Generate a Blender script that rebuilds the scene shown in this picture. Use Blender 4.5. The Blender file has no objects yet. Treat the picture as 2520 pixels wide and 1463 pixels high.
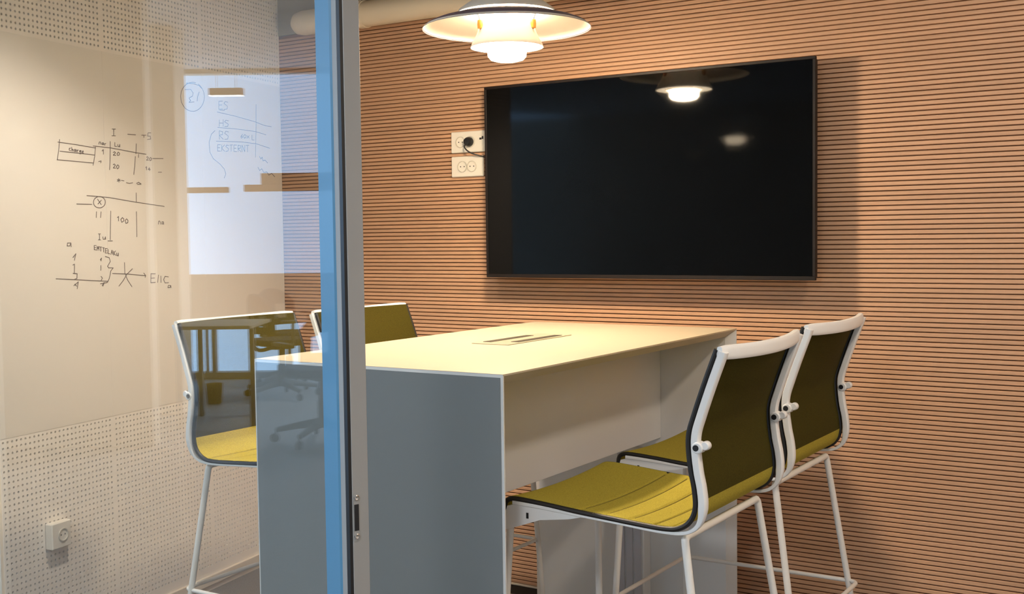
import bpy, math, random
from mathutils import Vector, Matrix
random.seed(4)
sc = bpy.context.scene
COL = sc.collection
PI = math.pi

# ---------------------------------------------------------------- camera
H = 1.36
FPX, YAW, PITCH, ROLL = 2858.4, .5692, .0528, -.0129
f = Vector((-math.sin(YAW)*math.cos(PITCH), math.cos(YAW)*math.cos(PITCH), -math.sin(PITCH)))
r = Vector((math.cos(YAW), math.sin(YAW), 0)); u = r.cross(f)
r2 = math.cos(ROLL)*r + math.sin(ROLL)*u; u2 = -math.sin(ROLL)*r + math.cos(ROLL)*u
cd = bpy.data.cameras.new('camera'); cam = bpy.data.objects.new('camera', cd); COL.objects.link(cam)
cam.matrix_world = Matrix(((r2.x, u2.x, -f.x, 0), (r2.y, u2.y, -f.y, 0), (r2.z, u2.z, -f.z, H), (0, 0, 0, 1)))
cd.sensor_width = 36; cd.lens = 36*FPX/2520; cd.clip_start = .05; cd.clip_end = 200
sc.camera = cam

# ---------------------------------------------------------------- light and exposure
sc.view_settings.view_transform = 'Standard'; sc.view_settings.look = 'None'
sc.view_settings.gamma = 1; sc.view_settings.use_curve_mapping = False
sc.view_settings.exposure = 0.86
w = bpy.data.worlds.new('sky'); sc.world = w; w.use_nodes = True
bg = w.node_tree.nodes['Background']; bg.inputs[0].default_value = (.37, .63, 1, 1); bg.inputs[1].default_value = 2.3

def lamp(name, kind, loc, energy, color, rot=(0, 0, 0), **kw):
    d = bpy.data.lights.new(name, kind); d.energy = energy; d.color = color
    for k, v in kw.items(): setattr(d, k, v)
    o = bpy.data.objects.new(name, d); COL.objects.link(o); o.location = loc; o.rotation_euler = rot
    return o
WARM = (1, .79, .53)
LX, LY = -1.881, 2.93                                   # pendant axis
# pendant: light between the upper shades (its opal cup glows by itself), the downlight by the board, the cool fill panels added over the office
lamp('pendant_bulb_high', 'POINT', (LX, LY, 1.985), 8, WARM, shadow_soft_size=.03)
lamp('board_downlight', 'SPOT', (-2.20, 2.06, 2.56), 66, (1, .87, .74), rot=(0, math.radians(9), 0), spot_size=math.radians(108), spot_blend=.5, shadow_soft_size=.05)
lamp('room_fill', 'SPOT', (.15, 2.05, 2.56), 38, (1, .86, .70), rot=(math.radians(20), 0, 0), spot_size=math.radians(150), spot_blend=.8, shadow_soft_size=.08)  # unseen fill added to brighten the right of the slat wall

# ---------------------------------------------------------------- materials
MATS = {}
def mat(name, color, rough=.6, metal=0, var=0, scale=40, bump=0, spec=.5, coat=0, stretch=None, rndvar=0, emit=None, es=0):
    if name in MATS: return MATS[name]
    m = bpy.data.materials.new(name); m.use_nodes = True; MATS[name] = m
    nt = m.node_tree; b = nt.nodes['Principled BSDF']
    b.inputs['Base Color'].default_value = (*color, 1); b.inputs['Roughness'].default_value = rough
    b.inputs['Metallic'].default_value = metal; b.inputs['Specular IOR Level'].default_value = spec
    b.inputs['Coat Weight'].default_value = coat
    if emit: b.inputs['Emission Color'].default_value = (*emit, 1); b.inputs['Emission Strength'].default_value = es
    if var or bump or rndvar:
        tc = nt.nodes.new('ShaderNodeTexCoord'); mp = nt.nodes.new('ShaderNodeMapping'); nz = nt.nodes.new('ShaderNodeTexNoise')
        nt.links.new(tc.outputs['Object'], mp.inputs[0]); nt.links.new(mp.outputs[0], nz.inputs[0])
        if stretch: mp.inputs['Scale'].default_value = stretch
        nz.inputs['Scale'].default_value = scale; nz.inputs['Detail'].default_value = 4
        if var or rndvar:
            hs = nt.nodes.new('ShaderNodeHueSaturation'); hs.inputs['Color'].default_value = (*color, 1)
            mr = nt.nodes.new('ShaderNodeMapRange'); mr.inputs['From Min'].default_value = .25; mr.inputs['From Max'].default_value = .75
            mr.inputs['To Min'].default_value = 1-var; mr.inputs['To Max'].default_value = 1+var
            nt.links.new(nz.outputs[0], mr.inputs[0])
            val = mr.outputs[0]
            if rndvar:
                oi = nt.nodes.new('ShaderNodeObjectInfo'); m2 = nt.nodes.new('ShaderNodeMapRange')
                m2.inputs['To Min'].default_value = 1-rndvar; m2.inputs['To Max'].default_value = 1+rndvar
                nt.links.new(oi.outputs['Random'], m2.inputs[0])
                mu = nt.nodes.new('ShaderNodeMath'); mu.operation = 'MULTIPLY'
                nt.links.new(val, mu.inputs[0]); nt.links.new(m2.outputs[0], mu.inputs[1]); val = mu.outputs[0]
                sm = nt.nodes.new('ShaderNodeVectorMath'); sm.operation = 'ADD'
                sc3 = nt.nodes.new('ShaderNodeVectorMath'); sc3.operation = 'SCALE'; sc3.inputs['Scale'].default_value = 30
                cx = nt.nodes.new('ShaderNodeCombineXYZ')
                for i in range(3): nt.links.new(oi.outputs['Random'], cx.inputs[i])
                nt.links.new(cx.outputs[0], sc3.inputs[0]); nt.links.new(mp.outputs[0], sm.inputs[0]); nt.links.new(sc3.outputs[0], sm.inputs[1])
                nt.links.new(sm.outputs[0], nz.inputs[0])
            nt.links.new(val, hs.inputs['Value']); nt.links.new(hs.outputs[0], b.inputs['Base Color'])
        if bump:
            bp = nt.nodes.new('ShaderNodeBump'); bp.inputs['Strength'].default_value = bump; bp.inputs['Distance'].default_value = .002
            nt.links.new(nz.outputs[0], bp.inputs['Height']); nt.links.new(bp.outputs[0], b.inputs['Normal'])
    return m
M_slat = mat('oak_slat', (.57, .33, .195), .55, var=.10, scale=6, stretch=(1, 8, 60), rndvar=.05)
M_back = mat('slat_backing', (.36, .19, .10), .9)
M_panel = mat('painted_panel', (.88, .83, .77), .7, var=.02, scale=3)
M_board = mat('board_enamel', (.81, .77, .71), .28, coat=.2)
M_felt = mat('grey_felt', (.11, .09, .07), 1, var=.2, scale=80)
M_paint = mat('painted_wall', (.42, .36, .26), .9, var=.03, scale=8)
M_cream = mat('cream_paint', (.80, .72, .60), .7)
M_lam = mat('white_laminate', (.80, .79, .77), .38)
M_edge = mat('white_edge', (.92, .91, .88), .4)
M_end = mat('shaded_laminate', (.22, .228, .228), .30)  # white laminate darkened: shade of the near table end put into the colour
M_white = mat('white_lacquer', (.86, .85, .83), .35)
M_tube = mat('white_tube', (.84, .81, .76), .35)
M_black = mat('black_trim', (.012, .010, .009), .5)
M_hole = mat('black_plastic', (.01, .01, .012), .4)
M_blue = mat('blue_stile', (.10, .30, .50), .38, metal=0, coat=.3)  # plain blue base colour of the stile strip
M_alu = mat('satin_aluminium', (.40, .395, .38), .5, metal=.15)
M_steel = mat('bright_steel', (.8, .8, .8), .2, metal=1)
M_screen = mat('screen_glass', (.001, .001, .0012), .045, spec=.15)
M_bezel = mat('bezel', (.010, .006, .005), .5, spec=.3)
M_socket = mat('socket_plastic', (.82, .78, .70), .35)
M_brass = mat('brass_strut', (.85, .42, .10), .3, metal=.6)
M_shade = mat('shade_white', (.9, .87, .80), .5)
M_shadeout = mat('shade_plum', (.16, .13, .20), .4)
M_red = mat('shade_red', (.75, .22, .14), .5)
M_duct = mat('duct_cream', (.80, .70, .54), .6)
M_ink = mat('marker_ink', (.13, .10, .10), .6)
M_inkb = mat('marker_ink_blue', (.14, .15, .22), .6)
M_carpet = mat('carpet', (.19, .165, .14), 1, var=.3, scale=260, bump=.6)
M_ocarpet = mat('office_carpet', (.30, .31, .32), .55, var=.25, scale=120, bump=.4)
M_owall = mat('office_wall', (.74, .63, .50), .8)
M_ofix = mat('office_bench', (.66, .54, .43), .7)
M_navy = mat('navy_fabric', (.018, .028, .05), .8)
M_grey = mat('grey_plastic', (.10, .105, .11), .5)
M_timber = mat('timber_rail', (.20, .13, .085), .7)
M_mull = mat('mullion_grey', (.22, .23, .23), .5)
M_bin = mat('bin_brown', (.14, .10, .05), .6)

def fabric(name, col, tr):
    m = bpy.data.materials.new(name); m.use_nodes = True; nt = m.node_tree; b = nt.nodes['Principled BSDF']
    out = nt.nodes['Material Output']
    tc = nt.nodes.new('ShaderNodeTexCoord'); nz = nt.nodes.new('ShaderNodeTexNoise'); nz.inputs['Scale'].default_value = 420; nz.inputs['Detail'].default_value = 3
    nt.links.new(tc.outputs['Object'], nz.inputs[0])
    hs = nt.nodes.new('ShaderNodeHueSaturation'); hs.inputs['Color'].default_value = (*col, 1)
    mr = nt.nodes.new('ShaderNodeMapRange'); mr.inputs['From Min'].default_value = .3; mr.inputs['From Max'].default_value = .7; mr.inputs['To Min'].default_value = .8; mr.inputs['To Max'].default_value = 1.2
    nt.links.new(nz.outputs[0], mr.inputs[0]); nt.links.new(mr.outputs[0], hs.inputs['Value'])
    nt.links.new(hs.outputs[0], b.inputs['Base Color']); b.inputs['Roughness'].default_value = .9; b.inputs['Specular IOR Level'].default_value = .15
    bp = nt.nodes.new('ShaderNodeBump'); bp.inputs['Strength'].default_value = .4; bp.inputs['Distance'].default_value = .001
    nt.links.new(nz.outputs[0], bp.inputs['Height']); nt.links.new(bp.outputs[0], b.inputs['Normal'])
    tl = nt.nodes.new('ShaderNodeBsdfTranslucent'); nt.links.new(hs.outputs[0], tl.inputs[0])
    mx = nt.nodes.new('ShaderNodeMixShader'); mx.inputs[0].default_value = tr
    nt.links.new(b.outputs[0], mx.inputs[1]); nt.links.new(tl.outputs[0], mx.inputs[2]); nt.links.new(mx.outputs[0], out.inputs[0])
    return m
M_seat = fabric('olive_felt', (.42, .34, .045), 0.0)
M_backf = fabric('olive_mesh_shaded', (.060, .047, .005), .06)  # same olive sheet as the seat, shade on the backs put into its colour

def glassmat(name, tint=(.97, .985, .98), refl=1.0):
    m = bpy.data.materials.new(name); m.use_nodes = True; nt = m.node_tree; nt.nodes.clear()
    out = nt.nodes.new('ShaderNodeOutputMaterial'); tr = nt.nodes.new('ShaderNodeBsdfTransparent'); gl = nt.nodes.new('ShaderNodeBsdfGlossy')
    tr.inputs[0].default_value = (*tint, 1); gl.inputs['Roughness'].default_value = 0; gl.inputs[0].default_value = (1, 1, 1, 1)
    g = nt.nodes.new('ShaderNodeNewGeometry'); d = nt.nodes.new('ShaderNodeVectorMath'); d.operation = 'DOT_PRODUCT'
    nt.links.new(g.outputs['Normal'], d.inputs[0]); nt.links.new(g.outputs['Incoming'], d.inputs[1])
    def mth(op, a, b=None):
        n = nt.nodes.new('ShaderNodeMath'); n.operation = op
        for i, x in enumerate((a, b)):
            if x is None: continue
            if isinstance(x, (int, float)): n.inputs[i].default_value = x
            else: nt.links.new(x, n.inputs[i])
        return n.outputs[0]
    c = mth('ABSOLUTE', d.outputs['Value']); k = mth('SUBTRACT', 1, c); k = mth('POWER', k, 5); k = mth('MULTIPLY', k, .96*refl); k = mth('ADD', k, .04*refl)
    mx = nt.nodes.new('ShaderNodeMixShader'); nt.links.new(k, mx.inputs[0]); nt.links.new(tr.outputs[0], mx.inputs[1]); nt.links.new(gl.outputs[0], mx.inputs[2])
    nt.links.new(mx.outputs[0], out.inputs[0]); return m
M_glass = glassmat('partition_glass')

# ---------------------------------------------------------------- helpers
class MB:
    def __init__(s): s.v = []; s.f = []
    def add(s, vs, fs):
        o = len(s.v); s.v += [tuple(x) for x in vs]; s.f += [tuple(i+o for i in q) for q in fs]; return s
    def box(s, a, b, R=None):
        vs = [Vector((x, y, z)) for z in (a[2], b[2]) for y in (a[1], b[1]) for x in (a[0], b[0])]
        if R: vs = [R(v) for v in vs]
        return s.add(vs, [(0, 2, 3, 1), (4, 5, 7, 6), (0, 1, 5, 4), (2, 6, 7, 3), (0, 4, 6, 2), (1, 3, 7, 5)])
    def rbox(s, a, b, c=.003, R=None):            # box with chamfered edges
        a = Vector(a); b = Vector(b); vs = []; idx = {}
        for i in range(8):
            p = [b[k] if i >> k & 1 else a[k] for k in range(3)]
            for k in range(3):
                q = list(p)
                for j in range(3):
                    if j != k: q[j] += c if not i >> j & 1 else -c
                idx[(i, k)] = len(vs); vs.append(Vector(q))
        fs = []
        for k in range(3):
            j, l = (k+1) % 3, (k+2) % 3
            for sd in (0, 1):
                cs = [(sd << k) | (x << j) | (y << l) for x, y in ((0, 0), (1, 0), (1, 1), (0, 1))]
                q = [idx[(i, k)] for i in cs]; fs.append(tuple(q if sd else q[::-1]))
            for x in (0, 1):
                for y in (0, 1):
                    i0 = (x << j) | (y << l); i1 = i0 | (1 << k)
                    fs.append((idx[(i0, j)], idx[(i1, j)], idx[(i1, l)], idx[(i0, l)]))
        for i in range(8): fs.append((idx[(i, 0)], idx[(i, 1)], idx[(i, 2)]))
        if R: vs = [R(v) for v in vs]
        return s.add(vs, fs)
    def tube(s, path, rad, n=10, closed=False, cap=True, sq=None):
        P = [Vector(p) for p in path]; m = len(P); rings = []; up = None
        for i in range(m):
            if closed: t = P[(i+1) % m]-P[i-1]
            else: t = P[min(i+1, m-1)]-P[max(i-1, 0)]
            t.normalize()
            if up is None:
                up = Vector((0, 0, 1)) if abs(t.z) < .9 else Vector((0, 1, 0))
            a = (up - t*up.dot(t)).normalized(); up = a; b = t.cross(a)
            rr = rad[i] if isinstance(rad, (list, tuple)) else rad
            ra, rb = (rr, rr) if sq is None else (rr*sq[0], rr*sq[1])
            ring = []
            for k in range(n):
                th = 2*PI*k/n; c, q = math.cos(th), math.sin(th)
                if sq is not None:
                    e = .55; c = math.copysign(abs(c)**e, c); q = math.copysign(abs(q)**e, q)
                ring.append(P[i]+a*ra*c+b*rb*q)
            rings.append(ring)
        vs = [v for r_ in rings for v in r_]; fs = []
        for i in range(m if closed else m-1):
            j = (i+1) % m
            for k in range(n): fs.append((i*n+k, i*n+(k+1) % n, j*n+(k+1) % n, j*n+k))
        if cap and not closed: fs += [tuple(range(n))[::-1], tuple((m-1)*n+k for k in range(n))]
        return s.add(vs, fs)
    def lathe(s, prof, c=(0, 0, 0), n=48, R=None):
        vs = []; m = len(prof)
        for rr, z in prof:
            for k in range(n):
                v = Vector((rr*math.cos(2*PI*k/n), rr*math.sin(2*PI*k/n), z))
                vs.append(R(v) if R else v+Vector(c))
        fs = [(i*n+k, i*n+(k+1) % n, (i+1)*n+(k+1) % n, (i+1)*n+k) for i in range(m-1) for k in range(n)]
        return s.add(vs, fs)
    def prism(s, poly, y0, y1, R=None):           # poly in x-z, extruded along y
        n = len(poly); vs = [Vector((x, y0, z)) for x, z in poly]+[Vector((x, y1, z)) for x, z in poly]
        if R: vs = [R(v) for v in vs]
        return s.add(vs, [tuple(range(n)), tuple(range(2*n-1, n-1, -1))]+[(i, n+i, n+(i+1) % n, (i+1) % n) for i in range(n)])
def obj(name, mb, m, parent=None, smooth=False, **props):
    me = bpy.data.meshes.new(name); me.from_pydata([tuple(v) for v in mb.v], [], mb.f); me.validate(); me.update()
    import bmesh
    bm = bmesh.new(); bm.from_mesh(me); bmesh.ops.recalc_face_normals(bm, faces=bm.faces); bm.to_mesh(me); bm.free()
    if smooth:
        me.polygons.foreach_set('use_smooth', [True]*len(me.polygons))
        try: me.set_sharp_from_angle(angle=math.radians(38))
        except Exception: pass
    if m: me.materials.append(m)
    o = bpy.data.objects.new(name, me); COL.objects.link(o)
    if parent: o.parent = parent
    for k, v in props.items(): o[k] = v
    return o
def empty(name, loc=(0, 0, 0), rz=0, parent=None, **props):
    o = bpy.data.objects.new(name, None); COL.objects.link(o); o.location = loc; o.rotation_euler = (0, 0, rz); o.empty_display_size = .1
    if parent: o.parent = parent
    for k, v in props.items(): o[k] = v
    return o
def kids(o): return [c for c in bpy.data.objects if c.parent == o]
def copy_tree(o, parent=None):
    c = o.copy(); COL.objects.link(c); c.parent = parent
    for ch in kids(o): copy_tree(ch, c)
    return c
def smoothpath(P, n=6, closed=False):             # Catmull-Rom
    P = [Vector(p) for p in P]; out = []; m = len(P)
    for i in range(m if closed else m-1):
        g = lambda k: P[k % m] if closed else P[max(0, min(m-1, k))]
        a, b, c, d = g(i-1), g(i), g(i+1), g(i+2)
        for k in range(n):
            t = k/n; out.append(.5*((2*b)+(c-a)*t+(2*a-5*b+4*c-d)*t*t+(3*b-a-3*c+d)*t**3))
    if not closed: out.append(P[-1])
    return out
def fillet(P, rad, n=5):
    P = [Vector(p) for p in P]; out = [P[0]]
    for i in range(1, len(P)-1):
        a = (P[i-1]-P[i]); b = (P[i+1]-P[i]); rr = min(rad, a.length*.45, b.length*.45)
        p0 = P[i]+a.normalized()*rr; p1 = P[i]+b.normalized()*rr
        for k in range(n+1):
            t = k/n; out.append((1-t)**2*p0+2*t*(1-t)*P[i]+t*t*p1)
    out.append(P[-1]); return out

# ---------------------------------------------------------------- room shell
YW = 3.658                                           # slat face of the back wall
WC = Vector((-.9555*YW, YW, 0)); WD = Vector((.17930, -.98379, 0)); WN = Vector((.98379, .17930, 0))  # left wall: corner, direction to camera, inward normal
def LW(s, z, d=0): return WC+WD*s+WN*d+Vector((0, 0, z))
SL = 1.57                                            # left wall length
CEIL = 2.62
floor = obj('floor', MB().box((-3.7, 1.0, -.1), (.8, 3.9, 0)), M_carpet, kind='structure')
ceil = obj('ceiling', MB().box((-3.7, 1.0, CEIL), (.8, 3.9, CEIL+.1)), M_paint, kind='structure')
# back wall with horizontal slats
XA, XB = -3.56, .62
wb = obj('wall_back', MB().box((XA-.1, YW+.012, 0), (XB, YW+.12, CEIL)), M_back, kind='structure')
sm = None
PIT = .015; ZT = 2.215
n = int((ZT-.045)/PIT)
me_slat = None
for i in range(n):
    z0 = .045+i*PIT
    if me_slat is None:
        o = obj('slat', MB().rbox((XA, -.006, 0), (XB, .010, .0117), .0012), M_slat, wb); me_slat = o.data
    else:
        o = bpy.data.objects.new('slat', me_slat); COL.objects.link(o); o.parent = wb
    o.location = (0, YW+.006-.0, z0)
obj('upper_plaster', MB().box((XA, YW-.004, ZT), (XB, YW+.012, CEIL)), M_paint, wb, label='olive grey plaster strip above the slats')
bb = obj('baseboard_back', MB().box((XA, YW+.002, 0), (XB, YW+.012, .036)), mat('dark_plinth', (.05, .035, .025), .8), kind='structure')
obj('ledge', MB().rbox((XA, YW-.004, .036), (XB, YW+.011, .043), .001), M_cream, bb)
# right wall, never lit from outside
obj('wall_right', MB().box((XB, 1.35, 0), (XB+.1, 3.8, CEIL)), M_panel, kind='structure')
# left wall: backing, perforated sheets above and below the board
def Rl(v): return LW(v.x, v.z, v.y)
wl = obj('wall_left', MB().box((-.12, -.10, 0), (SL, -.022, CEIL), R=Rl), M_felt, kind='structure')
obj('end_trim', MB().box((SL, -.10, 0), (SL+.012, .001, CEIL), R=Rl), M_cream, wl)
BZ0, BZ1 = .757, 2.002
def perforated(name, s0, s1, z0, z1, marg, hs0, hz0, nx, nz, pit, rad):
    vs = []; fs = []
    def V(a, b, d=0): vs.append(tuple(LW(a, b, d))); return len(vs)-1
    N = 8; h = pit/2
    corner = {}
    def C(i, j):
        if (i, j) not in corner: corner[(i, j)] = V(hs0+(i-.5)*pit, hz0+(j-.5)*pit)
        return corner[(i, j)]
    mid = {}
    for i in range(nx):
        for j in range(nz):
            cx, cz = hs0+i*pit, hz0+j*pit
            ring = [V(cx+rad*math.cos(PI/8+k*PI/4), cz+rad*math.sin(PI/8+k*PI/4)) for k in range(N)]
            deep = [V(cx+rad*math.cos(PI/8+k*PI/4), cz+rad*math.sin(PI/8+k*PI/4), -.012) for k in range(N)]
            c = [C(i+1, j+1), C(i, j+1), C(i, j), C(i+1, j)]
            fs.append((ring[0], c[0], ring[1])) if False else None
            # four corner fans: octagon edges 0-1 top-right ... as quads and triangles
            fs.append((c[0], ring[1], ring[0])); fs.append((c[0], c[1], ring[2], ring[1]))
            fs.append((c[1], ring[3], ring[2])); fs.append((c[1], c[2], ring[4], ring[3]))
            fs.append((c[2], ring[5], ring[4])); fs.append((c[2], c[3], ring[6], ring[5]))
            fs.append((c[3], ring[7], ring[6])); fs.append((c[3], c[0], ring[0], ring[7]))
            for k in range(N): fs.append((ring[k], ring[(k+1) % N], deep[(k+1) % N], deep[k]))
    a0, a1 = hs0-h, hs0-h+nx*pit; b0, b1 = hz0-h, hz0-h+nz*pit
    def Q(x0, x1, y0, y1):
        if x1-x0 > 1e-5 and y1-y0 > 1e-5: fs.append((V(x0, y0), V(x1, y0), V(x1, y1), V(x0, y1)))
    Q(s0, a0, z0, z1); Q(a1, s1, z0, z1); Q(a0, a1, z0, b0); Q(a0, a1, b1, z1)
    fs.append((V(s0, z0, -.012), V(s1, z0, -.012), V(s1, z0), V(s0, z0))); fs.append((V(s0, z1), V(s1, z1), V(s1, z1, -.012), V(s0, z1, -.012)))
    me = bpy.data.meshes.new(name); me.from_pydata(vs, [], [q for q in fs if q]); me.update(); me.materials.append(M_panel)
    o = bpy.data.objects.new(name, me); COL.objects.link(o); o.parent = wl; return o
PP = .018
for (a, b) in ((0, .5363), (.5363, 1.0733), (1.0733, SL)):
    nx = int((b-a)/PP); off = ((b-a)-(nx-1)*PP)/2
    nz = int((CEIL-BZ1)/PP)-1
    perforated('perforated_sheet', a, b, BZ1, CEIL, 0, a+off, BZ1+.016, nx, nz, PP, .0042)
    nz = int((BZ0-.06-.018)/PP)
    perforated('perforated_sheet', a, b, .055, BZ0, 0, a+off, BZ0-.012-(nz-1)*PP, nx, nz, PP, .0042)
obj('baseboard_left', MB().rbox((0, 0, .022), (SL, .012, .060), .002, R=Rl).box((0, -.02, 0), (SL, .004, .024), R=Rl), M_cream, kind='structure')
wbd = empty('whiteboard', LW(.8, BZ0, .002), label='long cream whiteboard flush in the perforated left wall, covered in marker notes', category='whiteboard')
def child(o, p):                                     # parent keeping world coordinates
    o.parent = p; o.matrix_parent_inverse = p.matrix_basis.inverted(); return o
for (a, b) in ((0.001, .5362), (.5364, 1.0732), (1.0734, SL)):
    child(obj('board_panel', MB().rbox((a, -.012, BZ0+.0001), (b, .0008, BZ1-.0001), .0003, R=Rl), M_board), wbd)
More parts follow.
